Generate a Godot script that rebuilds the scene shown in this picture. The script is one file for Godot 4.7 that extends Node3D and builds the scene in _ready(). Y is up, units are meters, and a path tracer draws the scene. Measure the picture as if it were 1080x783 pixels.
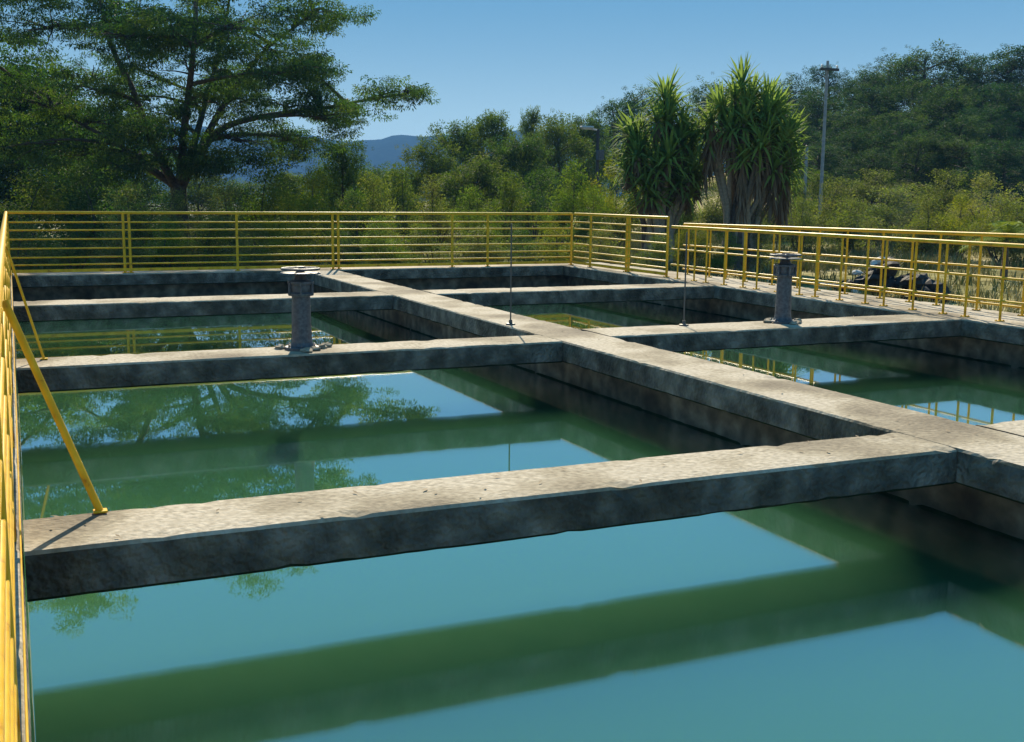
extends Node3D
# Open concrete treatment tanks seen from their corner, with yellow guardrails, woodland and a far blue hill.
# x runs along the cross beams, -z away from the viewer, y = 0 is the top of the concrete, metres.

const WATER := -0.457
var rng := RandomNumberGenerator.new()
var rough := FastNoiseLite.new()
var M := {}
var used := {}
var clumps := {}

# ------------------------------------------------------------------ naming
func numbered(called: String) -> String:
	if not used.has(called):
		used[called] = 0
		return called
	used[called] += 1
	return "%s_%03d" % [called, used[called]]

func tag(o: Node, label := "", category := "", group := "", kind := "") -> Node:
	if label: o.set_meta("label", label)
	if category: o.set_meta("category", category)
	if group: o.set_meta("group", group)
	if kind: o.set_meta("kind", kind)
	return o

func thing(called: String, label: String, category: String, at := Vector3.ZERO, turn := 0.0, group := "") -> Node3D:
	var o := Node3D.new()
	o.name = numbered(called)
	add_child(o)
	o.position = at
	o.rotation.y = turn
	tag(o, label, category, group)
	return o

func put(called: String, mesh: Mesh, mat: Material, parent: Node, at := Vector3.ZERO) -> MeshInstance3D:
	var o := MeshInstance3D.new()
	o.mesh = mesh
	if mat: o.material_override = mat
	o.position = at
	if parent == self:
		o.name = numbered(called)
		add_child(o)
	else:
		var n := 0
		var nm := called
		while parent.has_node(NodePath(nm)):
			n += 1
			nm = "%s_%03d" % [called, n]
		o.name = nm
		parent.add_child(o)
	return o

# ------------------------------------------------------------------ mesh helpers
func begin() -> SurfaceTool:
	var st := SurfaceTool.new()
	st.begin(Mesh.PRIMITIVE_TRIANGLES)
	st.set_smooth_group(-1)
	return st

func done(st: SurfaceTool) -> ArrayMesh:
	st.generate_normals()
	return st.commit()

func tri(st: SurfaceTool, a: Vector3, b: Vector3, c: Vector3, out: Vector3) -> void:
	var n := (c - a).cross(b - a)
	if n.dot(out) < 0.0:
		var t := b
		b = c
		c = t
	st.add_vertex(a)
	st.add_vertex(b)
	st.add_vertex(c)

func quad(st: SurfaceTool, a: Vector3, b: Vector3, c: Vector3, d: Vector3, out: Vector3) -> void:
	tri(st, a, b, c, out)
	tri(st, a, c, d, out)

func frame_of(dir: Vector3) -> Array:
	var s := Vector3.UP if absf(dir.y) < 0.9 else Vector3.RIGHT
	var u := dir.cross(s).normalized()
	return [u, dir.cross(u).normalized()]

# a tube through points with a radius at each; smooth sides, closed ends
func tube(st: SurfaceTool, pts: Array, radii: Array, sides := 8, caps := true) -> void:
	st.set_smooth_group(0)
	var rings := []
	for i in pts.size():
		var d: Vector3 = pts[mini(i + 1, pts.size() - 1)] - pts[maxi(i - 1, 0)]
		var f := frame_of(d.normalized())
		var ring := []
		for k in sides:
			var a := TAU * k / sides
			ring.append(pts[i] + (f[0] * cos(a) + f[1] * sin(a)) * radii[mini(i, radii.size() - 1)])
		rings.append(ring)
	for i in pts.size() - 1:
		for k in sides:
			var l := (k + 1) % sides
			var mid: Vector3 = (rings[i][k] + rings[i + 1][l]) * 0.5 - (pts[i] + pts[i + 1]) * 0.5
			quad(st, rings[i][k], rings[i][l], rings[i + 1][l], rings[i + 1][k], mid)
	st.set_smooth_group(-1)
	if caps:
		for e in [0, pts.size() - 1]:
			var d2: Vector3 = (pts[0] - pts[1]) if e == 0 else (pts[-1] - pts[-2])
			for k in sides:
				tri(st, pts[e], rings[e][k], rings[e][(k + 1) % sides], d2)

func tube_mesh(a: Vector3, b: Vector3, r: float, sides := 10) -> ArrayMesh:
	var st := begin()
	tube(st, [a, b], [r, r], sides)
	return done(st)

# turned shape: list of [radius, height]
func lathe(st: SurfaceTool, prof: Array, sides := 24, at := Vector3.ZERO) -> void:
	for i in prof.size() - 1:
		for k in sides:
			var a0 := TAU * k / sides
			var a1 := TAU * (k + 1) / sides
			var p := func(q: Array, a: float) -> Vector3: return at + Vector3(cos(a) * q[0], q[1], sin(a) * q[0])
			var am := (a0 + a1) / 2
			var dr: float = prof[i + 1][0] - prof[i][0]
			var dy: float = prof[i + 1][1] - prof[i][1]
			var out := Vector3(cos(am) * dy, -dr, sin(am) * dy)
			quad(st, p.call(prof[i], a0), p.call(prof[i], a1), p.call(prof[i + 1], a1), p.call(prof[i + 1], a0), out)

func lathe_mesh(prof: Array, sides := 24) -> ArrayMesh:
	var st := begin()
	lathe(st, prof, sides)
	return done(st)

# box with bevelled edges
func bevel_box(st: SurfaceTool, c: Vector3, s: Vector3, bev: float) -> void:
	var h := s / 2
	var sg := [-1.0, 1.0]
	var P := func(ax: int, x: float, y: float, z: float) -> Vector3:
		var v := Vector3(x * (h.x if ax == 0 else h.x - bev), y * (h.y if ax == 1 else h.y - bev), z * (h.z if ax == 2 else h.z - bev))
		return c + v
	for q in sg:
		quad(st, P.call(0, q, -1, -1), P.call(0, q, 1, -1), P.call(0, q, 1, 1), P.call(0, q, -1, 1), Vector3(q, 0, 0))
		quad(st, P.call(1, -1, q, -1), P.call(1, 1, q, -1), P.call(1, 1, q, 1), P.call(1, -1, q, 1), Vector3(0, q, 0))
		quad(st, P.call(2, -1, -1, q), P.call(2, 1, -1, q), P.call(2, 1, 1, q), P.call(2, -1, 1, q), Vector3(0, 0, q))
		for r in sg:
			quad(st, P.call(0, q, r, -1), P.call(0, q, r, 1), P.call(1, q, r, 1), P.call(1, q, r, -1), Vector3(q, r, 0))
			quad(st, P.call(0, q, -1, r), P.call(0, q, 1, r), P.call(2, q, 1, r), P.call(2, q, -1, r), Vector3(q, 0, r))
			quad(st, P.call(1, -1, q, r), P.call(1, 1, q, r), P.call(2, 1, q, r), P.call(2, -1, q, r), Vector3(0, q, r))
			for w in sg:
				tri(st, P.call(0, q, r, w), P.call(1, q, r, w), P.call(2, q, r, w), Vector3(q, r, w))

func box_mesh(s: Vector3, bev := 0.004) -> ArrayMesh:
	var st := begin()
	bevel_box(st, Vector3.ZERO, s, bev)
	return done(st)

# a cast concrete bar: worn arrises, chips and slight waviness; runs along x (axis 0) or z (axis 2)
func concrete_bar(axis: int, from: float, to: float, u0: float, u1: float, y0: float, y1: float, wear := 1.0) -> ArrayMesh:
	var st := begin()
	var sides := begin()
	var below := begin()
	var n := maxi(2, int(ceil(absf(to - from) / 0.07)))
	var prof := []   # [u, y, edge weight, inward u, inward y]
	var c := 0.014
	for k in 7:
		prof.append([lerpf(u0 + c, u1 - c, k / 6.0), y1, 0.0 if k > 0 and k < 6 else 0.6, 0.0, -1.0])
	prof.append([u1, y1 - c, 1.0, -1.0, -0.6])
	for k in [0.35, 0.7]:
		prof.append([u1, lerpf(y1, y0, k), 0.15, -1.0, 0.0])
	prof.append([u1, y0 + c, 0.45, -1.0, 0.5])
	prof.append([u1 - c, y0, 0.4, -0.5, 1.0])
	prof.append([u0 + c, y0, 0.4, 0.5, 1.0])
	prof.append([u0, y0 + c, 0.45, 1.0, 0.5])
	for k in [0.7, 0.35]:
		prof.append([u0, lerpf(y1, y0, k), 0.15, 1.0, 0.0])
	prof.append([u0, y1 - c, 1.0, 1.0, -0.6])
	var rings := []
	for i in n + 1:
		var t := lerpf(from, to, float(i) / n)
		var ring := []
		for p in prof:
			var q := Vector3(t, p[1], p[0]) if axis == 0 else Vector3(p[0], p[1], t)
			var s := rough.get_noise_3dv(q * 9.0) * 0.0014 + rough.get_noise_3dv(q * 2.0 + Vector3(40, 0, 0)) * 0.003
			var chip: float = maxf(0.0, rough.get_noise_3dv(q * 22.0 + Vector3(0, 70, 0)) - 0.2) * 0.06 * p[2] * wear
			var inn := Vector3(0, p[4], p[3]) if axis == 0 else Vector3(p[3], p[4], 0)
			ring.append(q + inn * (s + chip + 0.004 * p[2]))
		rings.append(ring)
	var mid := Vector3(0, (y0 + y1) / 2, (u0 + u1) / 2) if axis == 0 else Vector3((u0 + u1) / 2, (y0 + y1) / 2, 0)
	for i in n:
		for k in prof.size():
			var l := (k + 1) % prof.size()
			var o: Vector3 = (rings[i][k] + rings[i + 1][l]) * 0.5 - mid
			o[axis] = 0.0
			var e: Vector3 = rings[i][l] - rings[i][k]
			var al := Vector3.ZERO
			al[axis] = 1.0
			var nn := e.cross(al)
			if nn.dot(o) < 0.0: nn = -nn
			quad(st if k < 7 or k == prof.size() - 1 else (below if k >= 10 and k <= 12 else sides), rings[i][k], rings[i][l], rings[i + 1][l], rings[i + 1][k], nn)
	for e in [0, n]:
		var cc := Vector3.ZERO
		for v in rings[e]: cc += v / prof.size()
		var d := Vector3.ZERO
		d[axis] = (from - to) if e == 0 else (to - from)
		for k in prof.size():
			tri(sides, cc, rings[e][k], rings[e][(k + 1) % prof.size()], d)
	sides.generate_normals()
	below.generate_normals()
	return below.commit(sides.commit(done(st)))

# ------------------------------------------------------------------ materials
func noise_tex(freq: float, stops: Array, cols: Array, size := 512, oct := 5, seed_ := 1, type := FastNoiseLite.TYPE_SIMPLEX_SMOOTH) -> NoiseTexture2D:
	var n := FastNoiseLite.new()
	n.noise_type = type
	n.frequency = freq
	n.fractal_octaves = oct
	n.seed = seed_
	var t := NoiseTexture2D.new()
	t.width = size
	t.height = size
	t.seamless = true
	t.noise = n
	if cols.size():
		var g := Gradient.new()
		g.offsets = PackedFloat32Array(stops)
		g.colors = PackedColorArray(cols)
		t.color_ramp = g
	return t

func normal_tex(freq: float, strength: float, size := 512, oct := 4, seed_ := 3) -> NoiseTexture2D:
	var t := noise_tex(freq, [], [], size, oct, seed_)
	t.as_normal_map = true
	t.bump_strength = strength
	return t

func lin(r: float, g: float, b: float) -> Color:
	return Color(r, g, b).linear_to_srgb()

func mat(c: Color, r := 0.8, metal := 0.0) -> StandardMaterial3D:
	var m := StandardMaterial3D.new()
	m.albedo_color = c
	m.roughness = r
	m.metallic = metal
	return m

func tri_mat(tex: Texture2D, scale: float, r := 0.9) -> StandardMaterial3D:
	var m := mat(Color.WHITE, r)
	m.albedo_texture = tex
	m.uv1_triplanar = true
	m.uv1_world_triplanar = true
	m.uv1_scale = Vector3.ONE * scale
	return m

func add_detail(m: StandardMaterial3D, tex: Texture2D, scale: float) -> void:
	m.detail_enabled = true
	m.detail_blend_mode = BaseMaterial3D.BLEND_MODE_MUL
	m.detail_albedo = tex
	m.detail_uv_layer = BaseMaterial3D.DETAIL_UV_2
	m.uv2_triplanar = true
	m.uv2_world_triplanar = true
	m.uv2_scale = Vector3.ONE * scale

func leaf_mat(trans: Color) -> StandardMaterial3D:
	var m := mat(Color.WHITE, 0.65)
	m.metallic_specular = 0.3
	m.vertex_color_use_as_albedo = true
	m.backlight_enabled = true
	m.backlight = trans
	m.cull_mode = BaseMaterial3D.CULL_DISABLED
	return m

func materials() -> void:
	# pale weathered concrete: fine speckle under broad stains
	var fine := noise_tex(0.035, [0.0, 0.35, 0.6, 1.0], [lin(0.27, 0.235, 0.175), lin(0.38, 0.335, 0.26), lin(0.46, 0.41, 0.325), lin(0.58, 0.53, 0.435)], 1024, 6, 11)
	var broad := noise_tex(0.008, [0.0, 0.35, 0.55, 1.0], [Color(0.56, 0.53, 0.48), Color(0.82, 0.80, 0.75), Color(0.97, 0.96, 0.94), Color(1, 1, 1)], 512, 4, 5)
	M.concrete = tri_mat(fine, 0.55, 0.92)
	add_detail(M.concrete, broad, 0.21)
	M.concrete.normal_enabled = true
	M.concrete.normal_texture = normal_tex(0.09, 5.0, 512, 5, 8)
	M.concrete.normal_scale = 0.28
	# the same concrete, stained, its side faces coloured darker to paint in their shade
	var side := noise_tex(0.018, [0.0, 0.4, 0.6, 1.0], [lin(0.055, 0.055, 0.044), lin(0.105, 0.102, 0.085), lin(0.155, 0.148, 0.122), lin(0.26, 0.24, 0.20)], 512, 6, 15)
	M.stained_shade = tri_mat(side, 0.45, 0.9)
	add_detail(M.stained_shade, broad, 0.37)
	M.stained_shade.normal_enabled = true
	M.stained_shade.normal_texture = M.concrete.normal_texture
	# undersides coloured black-green to paint in their shade; also the slimy waterline band
	M.slime_and_shade = tri_mat(noise_tex(0.02, [0.0, 0.5, 1.0], [lin(0.010, 0.016, 0.009), lin(0.022, 0.034, 0.018), lin(0.05, 0.06, 0.035)], 256, 5, 16), 0.5, 0.8)
	M.slime_and_shade.specular_mode = BaseMaterial3D.SPECULAR_DISABLED
	# darker, mottled brown lower walls
	var brown_concrete := noise_tex(0.02, [0.0, 0.4, 0.65, 1.0], [lin(0.05, 0.042, 0.028), lin(0.11, 0.092, 0.062), lin(0.17, 0.14, 0.095), lin(0.27, 0.23, 0.165)], 512, 6, 21)
	M.brown_concrete = tri_mat(brown_concrete, 0.4, 0.85)
	add_detail(M.brown_concrete, broad, 0.3)
	# yellow paint, slightly faded and rusted
	var paint := noise_tex(0.012, [0.0, 0.13, 0.2, 0.6, 1.0], [lin(0.20, 0.08, 0.02), lin(0.50, 0.24, 0.02), lin(0.64, 0.36, 0.016), lin(0.72, 0.42, 0.018), lin(0.80, 0.52, 0.04)], 512, 5, 31)
	M.yellow = tri_mat(paint, 1.3, 0.42)
	M.yellow.metallic_specular = 0.3
	var grey := noise_tex(0.03, [0.0, 0.45, 1.0], [lin(0.035, 0.04, 0.045), lin(0.085, 0.09, 0.10), lin(0.15, 0.155, 0.165)], 512, 5, 41)
	M.iron = tri_mat(grey, 1.5, 0.5)
	M.iron.metallic = 0.25
	M.galv = tri_mat(noise_tex(0.04, [0.0, 1.0], [lin(0.35, 0.36, 0.37), lin(0.55, 0.55, 0.54)], 256, 4, 42), 1.2, 0.45)
	M.rod = mat(lin(0.10, 0.10, 0.09), 0.55, 0.3)
	M.pale_pole = tri_mat(noise_tex(0.03, [0.0, 1.0], [lin(0.20, 0.21, 0.22), lin(0.36, 0.37, 0.37)], 256, 4, 43), 0.8, 0.7)
	M.dark_pole = mat(lin(0.05, 0.05, 0.05), 0.7)
	M.lamp_glass = mat(lin(0.65, 0.65, 0.62), 0.3)
	# ground: dry soil and dead grass
	var soil := noise_tex(0.02, [0.0, 0.35, 0.55, 0.75, 1.0], [lin(0.16, 0.14, 0.06), lin(0.30, 0.25, 0.13), lin(0.42, 0.36, 0.22), lin(0.52, 0.46, 0.31), lin(0.60, 0.54, 0.40)], 1024, 6, 51)
	M.ground = tri_mat(soil, 0.09, 0.95)
	add_detail(M.ground, noise_tex(0.02, [0.0, 0.5, 1.0], [Color(0.55, 0.58, 0.42), Color(0.85, 0.86, 0.72), Color(1, 1, 1)], 512, 5, 52), 0.013)
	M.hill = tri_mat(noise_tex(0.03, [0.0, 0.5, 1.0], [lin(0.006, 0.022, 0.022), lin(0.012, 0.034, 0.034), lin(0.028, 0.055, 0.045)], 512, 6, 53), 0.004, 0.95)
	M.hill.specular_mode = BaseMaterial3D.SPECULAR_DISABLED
	M.ground.metallic_specular = 0.15
	M.bark = tri_mat(noise_tex(0.05, [0.0, 0.5, 1.0], [lin(0.03, 0.025, 0.02), lin(0.08, 0.068, 0.055), lin(0.15, 0.13, 0.11)], 256, 5, 61), 0.8, 0.95)
	M.pale_bark = tri_mat(noise_tex(0.05, [0.0, 0.5, 1.0], [lin(0.14, 0.12, 0.09), lin(0.26, 0.23, 0.18), lin(0.36, 0.33, 0.27)], 256, 5, 62), 0.8, 0.95)
	M.leaf = leaf_mat(Color(0.86, 0.98, 0.42))
	M.grass = leaf_mat(Color(0.35, 0.38, 0.15))
	M.dead = mat(lin(0.27, 0.20, 0.12), 0.9)
	M.skirt = mat(lin(0.15, 0.11, 0.068), 0.95)
	M.rubble_dark = tri_mat(noise_tex(0.03, [0.0, 0.6, 1.0], [lin(0.008, 0.008, 0.009), lin(0.02, 0.02, 0.02), lin(0.06, 0.055, 0.05)], 256, 5, 71), 1.5, 0.8)
	M.rubble_pale = tri_mat(noise_tex(0.03, [0.0, 1.0], [lin(0.45, 0.43, 0.40), lin(0.72, 0.70, 0.66)], 256, 5, 72), 1.5, 0.85)
	# water: clear thin skin over the murky body of a fog volume
	var w := mat(Color(0.9, 1.0, 0.97, 0.0), 0.0)
	w.transparency = BaseMaterial3D.TRANSPARENCY_ALPHA
	w.metallic_specular = 0.5
	w.normal_enabled = true
	w.normal_texture = normal_tex(0.012, 1.0, 512, 3, 81)
	w.normal_scale = 0.009
	w.uv1_triplanar = true
	w.uv1_world_triplanar = true
	w.uv1_scale = Vector3.ONE * 0.35
	M.water = w

# ------------------------------------------------------------------ land
func ss(a: float, b: float, t: float) -> float:
	var u := clampf((t - a) / (b - a), 0.0, 1.0)
	return u * u * (3.0 - 2.0 * u)

func land(x: float, z: float) -> float:
	var r := Vector2(x, z).length()
	var az := rad_to_deg(atan2(x, -z))
	var h := -0.45
	h += ss(28, 110, r) * ss(26, 40, az) * 6.0
	h -= ss(24, 160, r) * (1.0 - ss(14, 27, az)) * 9.0
	return h

func in_tank(x: float, z: float) -> bool:
	return x > -0.32 and x < 10.55 and z > -19.45 and z < 1.0

func terrain() -> void:
	var xs := [-3000.0, -1800.0, -1000.0, -500.0, -250.0, -130.0, -80.0, -50.0, -34.0, -24.0, -16.0, -11.0, -8.0, -6.0, -4.0, -2.5, -1.4, -0.8, -0.45, -0.30]
	for i in 9: xs.append(0.9 + i * 1.15)
	xs.append_array([10.5, 10.6])
	for i in 40: xs.append(11.4 + i * 1.3 + i * i * 0.045)
	xs.append_array([150.0, 190.0, 250.0, 350.0, 600.0, 1200.0, 2000.0, 3000.0])
	var zs := [-3200.0, -2000.0, -1400.0, -900.0, -600.0, -400.0, -300.0, -230.0, -190.0, -160.0]
	for i in 40: zs.append(-20.4 - (39 - i) * 1.3 - (39 - i) * (39 - i) * 0.05)
	zs.append_array([-19.5, -19.4])
	for i in 9: zs.append(-18.0 + i * 2.1)
	zs.append_array([0.95, 1.05, 2.0, 4.0, 8.0, 16.0, 40.0, 120.0, 400.0, 1500.0])
	var st := begin()
	st.set_smooth_group(0)
	var v := func(i: int, j: int) -> Vector3:
		var x: float = xs[i]
		var z: float = zs[j]
		if in_tank(x, z): return Vector3(x, -3.4, z)
		return Vector3(x, land(x, z) + rough.get_noise_2d(x * 0.8, z * 0.8) * 0.10, z)
	for i in xs.size() - 1:
		for j in zs.size() - 1:
			quad(st, v.call(i, j), v.call(i + 1, j), v.call(i + 1, j + 1), v.call(i, j + 1), Vector3.UP)
	tag(put("ground", done(st), M.ground, self), "dry tawny ground around the tank and under the trees", "", "", "structure")

func far_hills() -> void:
	var st := begin()
	st.set_smooth_group(0)
	var n := FastNoiseLite.new()
	n.seed = 9
	n.frequency = 0.9
	n.fractal_octaves = 5
	var R := [1150.0, 1230.0, 1310.0, 1400.0, 1500.0, 1620.0, 1750.0]
	var H := [0.0, 0.28, 0.56, 0.82, 1.0, 0.8, 0.4]
	var p := func(i: int, k: int) -> Vector3:
		var az := deg_to_rad(lerpf(-40.0, 80.0, i / 240.0))
		var deg := rad_to_deg(az)
		var crest := 84.0 + 10.0 * sin(deg * 0.23 + 1.0) + 9.0 * n.get_noise_1d(deg * 0.16) + 4.0 * n.get_noise_1d(deg * 1.1)
		var rr: float = R[k] + 60.0 * n.get_noise_2d(deg * 0.3, k * 3.0)
		return Vector3(sin(az) * rr, -20.0 + (crest + 20.0) * H[k] + 7.0 * n.get_noise_2d(deg * 0.7, k * 9.0) * (1.0 - absf(H[k] - 0.5)), -cos(az) * rr)
	for i in 240:
		for k in R.size() - 1:
			quad(st, p.call(i, k), p.call(i + 1, k), p.call(i + 1, k + 1), p.call(i, k + 1), Vector3.UP)
	tag(put("hills", done(st), M.hill, self), "long wooded hill blue with distance", "", "", "structure")

# ------------------------------------------------------------------ plants
func leaf_clump(key: String) -> ArrayMesh:
	if clumps.has(key): return clumps[key]
	var r := RandomNumberGenerator.new()
	r.seed = hash(key)
	var st := begin()
	var n := 46
	var len := 0.17
	var wid := 0.075
	var flat := 0.8
	match key:
		"feather":
			n = 60; len = 0.15; wid = 0.05; flat = 0.42
		"bushy":
			n = 54; len = 0.12; wid = 0.055; flat = 0.9
		"coarse":
			n = 40; len = 0.24; wid = 0.12; flat = 0.7
	for i in n:
		var d := Vector3(r.randfn(), r.randfn() * flat, r.randfn()).normalized()
		var c := Vector3(d.x, d.y * flat, d.z) * 0.42 * pow(r.randf(), 0.45)
		var out := (d + Vector3(r.randfn(), r.randfn() - 0.35, r.randfn()) * 0.6).normalized()
		var side := out.cross(Vector3(r.randfn(), 1.5 + r.randfn() * 0.7, r.randfn())).normalized()
		var up := side.cross(out)
		var l := len * r.randf_range(0.6, 1.25)
		var w := wid * r.randf_range(0.7, 1.2)
		var mid := c + out * l * 0.5 - up * l * 0.06
		tri(st, c, mid + side * w * 0.5 + up * w * 0.2, c + out * l - up * l * 0.2, up)
		tri(st, c, c + out * l - up * l * 0.2, mid - side * w * 0.5 + up * w * 0.2, up)
	clumps[key] = done(st)
	return clumps[key]

# spots: [position, size]; every clump takes one of the leaf colours
func crown(parent: Node, spots: Array, mesh: ArrayMesh, cols: Array, r: RandomNumberGenerator, flat := false) -> void:
	var arr := mesh.surface_get_arrays(0)
	var v0: PackedVector3Array = arr[Mesh.ARRAY_VERTEX]
	var n0: PackedVector3Array = arr[Mesh.ARRAY_NORMAL]
	var v := PackedVector3Array()
	var n := PackedVector3Array()
	var cc := PackedColorArray()
	var part := PackedColorArray()
	part.resize(v0.size())
	for s in spots:
		var b := Basis(Vector3.UP, r.randf() * TAU)
		if flat: b = Basis(Vector3(r.randfn(), 0, r.randfn()).normalized(), r.randf_range(-0.4, 0.4)) * b
		else: b = Basis(Vector3(r.randfn(), r.randfn(), r.randfn()).normalized(), r.randf() * TAU) * b
		v.append_array(Transform3D(b.scaled(Vector3.ONE * s[1]), s[0]) * v0)
		n.append_array(Transform3D(b, Vector3.ZERO) * n0)
		var c: Color = cols[r.randi() % cols.size()]
		var k := r.randf_range(0.75, 1.3)
		part.fill(Color(c.r * k * r.randf_range(0.92, 1.08), c.g * k, c.b * k, 1.0))
		cc.append_array(part)
	var out := []
	out.resize(Mesh.ARRAY_MAX)
	out[Mesh.ARRAY_VERTEX] = v
	out[Mesh.ARRAY_NORMAL] = n
	out[Mesh.ARRAY_COLOR] = cc
	var am := ArrayMesh.new()
	am.add_surface_from_arrays(Mesh.PRIMITIVE_TRIANGLES, out)
	put("crown", am, M.leaf, parent)

const GREEN := {
	"broad": [Color(0.045, 0.088, 0.042), Color(0.065, 0.115, 0.042), Color(0.095, 0.14, 0.048)],
	"broad_dark": [Color(0.085, 0.115, 0.040), Color(0.115, 0.145, 0.048), Color(0.165, 0.175, 0.065)],
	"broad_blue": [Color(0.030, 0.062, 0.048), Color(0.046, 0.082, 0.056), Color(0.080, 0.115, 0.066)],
	"bush": [Color(0.08, 0.12, 0.04), Color(0.11, 0.15, 0.048), Color(0.16, 0.18, 0.065)],
	"bush_olive": [Color(0.15, 0.16, 0.06), Color(0.20, 0.20, 0.08), Color(0.28, 0.25, 0.12)],
	"bush_yellow": [Color(0.15, 0.18, 0.034), Color(0.20, 0.22, 0.04), Color(0.27, 0.25, 0.055)],
	"bush_dry": [Color(0.30, 0.24, 0.12), Color(0.38, 0.31, 0.17), Color(0.22, 0.21, 0.09)],
}
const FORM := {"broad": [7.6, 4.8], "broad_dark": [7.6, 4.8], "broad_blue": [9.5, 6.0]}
var protos := {}

func bough(st: SurfaceTool, a: Vector3, b: Vector3, r0: float, r1: float, sag: float, r: RandomNumberGenerator, sides := 6) -> void:
	var pts := []
	var rad := []
	var side := Vector3(r.randfn(), r.randfn() * 0.3, r.randfn()) * (b - a).length() * 0.06
	for k in 5:
		var t := k / 4.0
		pts.append(a.lerp(b, t) + side * sin(t * PI) + Vector3(0, sag * sin(t * PI), 0))
		rad.append(lerpf(r0, r1, t))
	tube(st, pts, rad, sides, false)

# a broadleaf tree or bush of its kind's usual size, standing at the origin
func make_plant(kind: String, variant: int) -> Node3D:
	var r := RandomNumberGenerator.new()
	r.seed = hash(kind) + variant * 977
	var root := Node3D.new()
	var bushy := kind.begins_with("bush")
	var H: float = 2.2 if bushy else FORM[kind][0]
	var W: float = 1.8 if bushy else FORM[kind][1]
	var st := begin()
	var spots := []
	var lobes := []
	if bushy:
		for i in 9:
			var a := r.randf() * TAU
			var q := sqrt(r.randf()) * W * 0.34
			var y := H * r.randf_range(0.18, 0.80) * (1.0 - 0.25 * q / (W * 0.34))
			lobes.append([Vector3(cos(a) * q, y, sin(a) * q), W * r.randf_range(0.16, 0.27), H * r.randf_range(0.10, 0.17)])
		lobes.append([Vector3(r.randfn() * 0.1, H * 0.86, r.randfn() * 0.1), W * 0.16, H * 0.12])
		for l in lobes:
			bough(st, Vector3(r.randfn() * 0.06, -0.1, r.randfn() * 0.06), l[0], 0.028, 0.008, 0.0, r, 5)
			for i in 17:
				var d := Vector3(r.randfn(), r.randfn(), r.randfn()).normalized() * pow(r.randf(), 0.4)
				var p: Vector3 = l[0] + Vector3(d.x * l[1], d.y * l[2], d.z * l[1])
				if p.y > 0.05: spots.append([p, r.randf_range(0.34, 0.62)])
		for i in 26:   # sprigs that break the outline
			var l: Array = lobes[r.randi() % lobes.size()]
			var d := Vector3(r.randfn(), absf(r.randfn()) + 0.2, r.randfn()).normalized()
			spots.append([l[0] + Vector3(d.x * l[1], d.y * l[2], d.z * l[1]) * 1.35, r.randf_range(0.2, 0.34)])
	else:
		var lean := Vector3(r.randfn() * 0.3, 0, r.randfn() * 0.3)
		var fork := Vector3(0, H * r.randf_range(0.26, 0.36), 0) + lean * 0.5
		bough(st, Vector3(0, -0.3, 0), fork, 0.022 * H, 0.016 * H, 0.0, r, 8)
		bough(st, fork, Vector3(0, H * 0.82, 0) + lean, 0.015 * H, 0.004 * H, 0.0, r, 7)
		var n := 20
		for i in n:
			var t := (i + r.randf()) / n
			var y := lerpf(0.14, 0.90, t) * H
			var reach := W * 0.5 * (0.55 + 0.45 * sin(clampf(t * 1.15 + 0.1, 0, 1) * PI)) * r.randf_range(0.55, 0.92)
			if i == n - 1: reach *= 0.3
			var a := i * 2.4 + r.randf() * 0.9
			lobes.append([Vector3(cos(a) * reach, y, sin(a) * reach) + lean * t, W * r.randf_range(0.17, 0.28), H * r.randf_range(0.08, 0.14)])
		for l in lobes:
			var from := fork.lerp(Vector3(0, H * 0.82, 0) + lean, clampf((l[0].y / H - 0.38) / 0.5, 0, 0.95))
			bough(st, from, l[0], 0.008 * H, 0.002 * H, 0.03 * H, r, 5)
			for i in 26:
				var d := Vector3(r.randfn(), r.randfn(), r.randfn()).normalized() * pow(r.randf(), 0.4)
				spots.append([l[0] + Vector3(d.x * l[1], d.y * l[2], d.z * l[1]), r.randf_range(0.55, 1.1)])
			for i in 5:
				var d := Vector3(r.randfn(), r.randfn() * 0.8 + 0.3, r.randfn()).normalized()
				spots.append([l[0] + Vector3(d.x * l[1], d.y * l[2], d.z * l[1]) * 1.3, r.randf_range(0.3, 0.55)])
	var tr := MeshInstance3D.new()
	tr.name = "stem" if bushy else "trunk"
	tr.mesh = done(st)
	tr.material_override = M.bark
	root.add_child(tr)
	var cols: Array = GREEN[kind].duplicate()
	var hue := r.randf_range(-1.0, 1.0)
	for k in cols.size(): cols[k] = Color(cols[k].r * (1.0 + 0.28 * hue), cols[k].g * (1.0 + 0.12 * hue), cols[k].b * (1.0 - 0.1 * hue))
	crown(root, spots, leaf_clump("bushy" if bushy else "leafy"), cols, r)
	return root

func plant(x: float, z: float, h: float, w: float, kind: String, label: String) -> void:
	var bushy := kind.begins_with("bush")
	var variants := 2 if bushy else (6 if kind == "broad_blue" else 3)
	var v: int = protos.get(kind + "#", 0)
	protos[kind + "#"] = v + 1
	var key := "%s%d" % [kind, v % variants]
	if not protos.has(key): protos[key] = make_plant(kind, v % variants)
	var o: Node3D = protos[key].duplicate()
	o.name = numbered("bush" if bushy else "tree")
	add_child(o)
	var H: float = 2.2 if bushy else FORM[kind][0]
	var W: float = 1.8 if bushy else FORM[kind][1]
	o.position = Vector3(x, land(x, z), z)
	o.rotation.y = rng.randf() * TAU
	o.scale = Vector3(w / W * 1.2, h / H * 0.97, w / W * 1.2)
	var groups := {"broad": "trees behind the far guardrail", "broad_dark": "trees of the middle woodland", "broad_blue": "forest trees on the hillside"}
	tag(o, label, "bush" if bushy else "tree", groups.get(kind, "bushes around the tank"))

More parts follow.
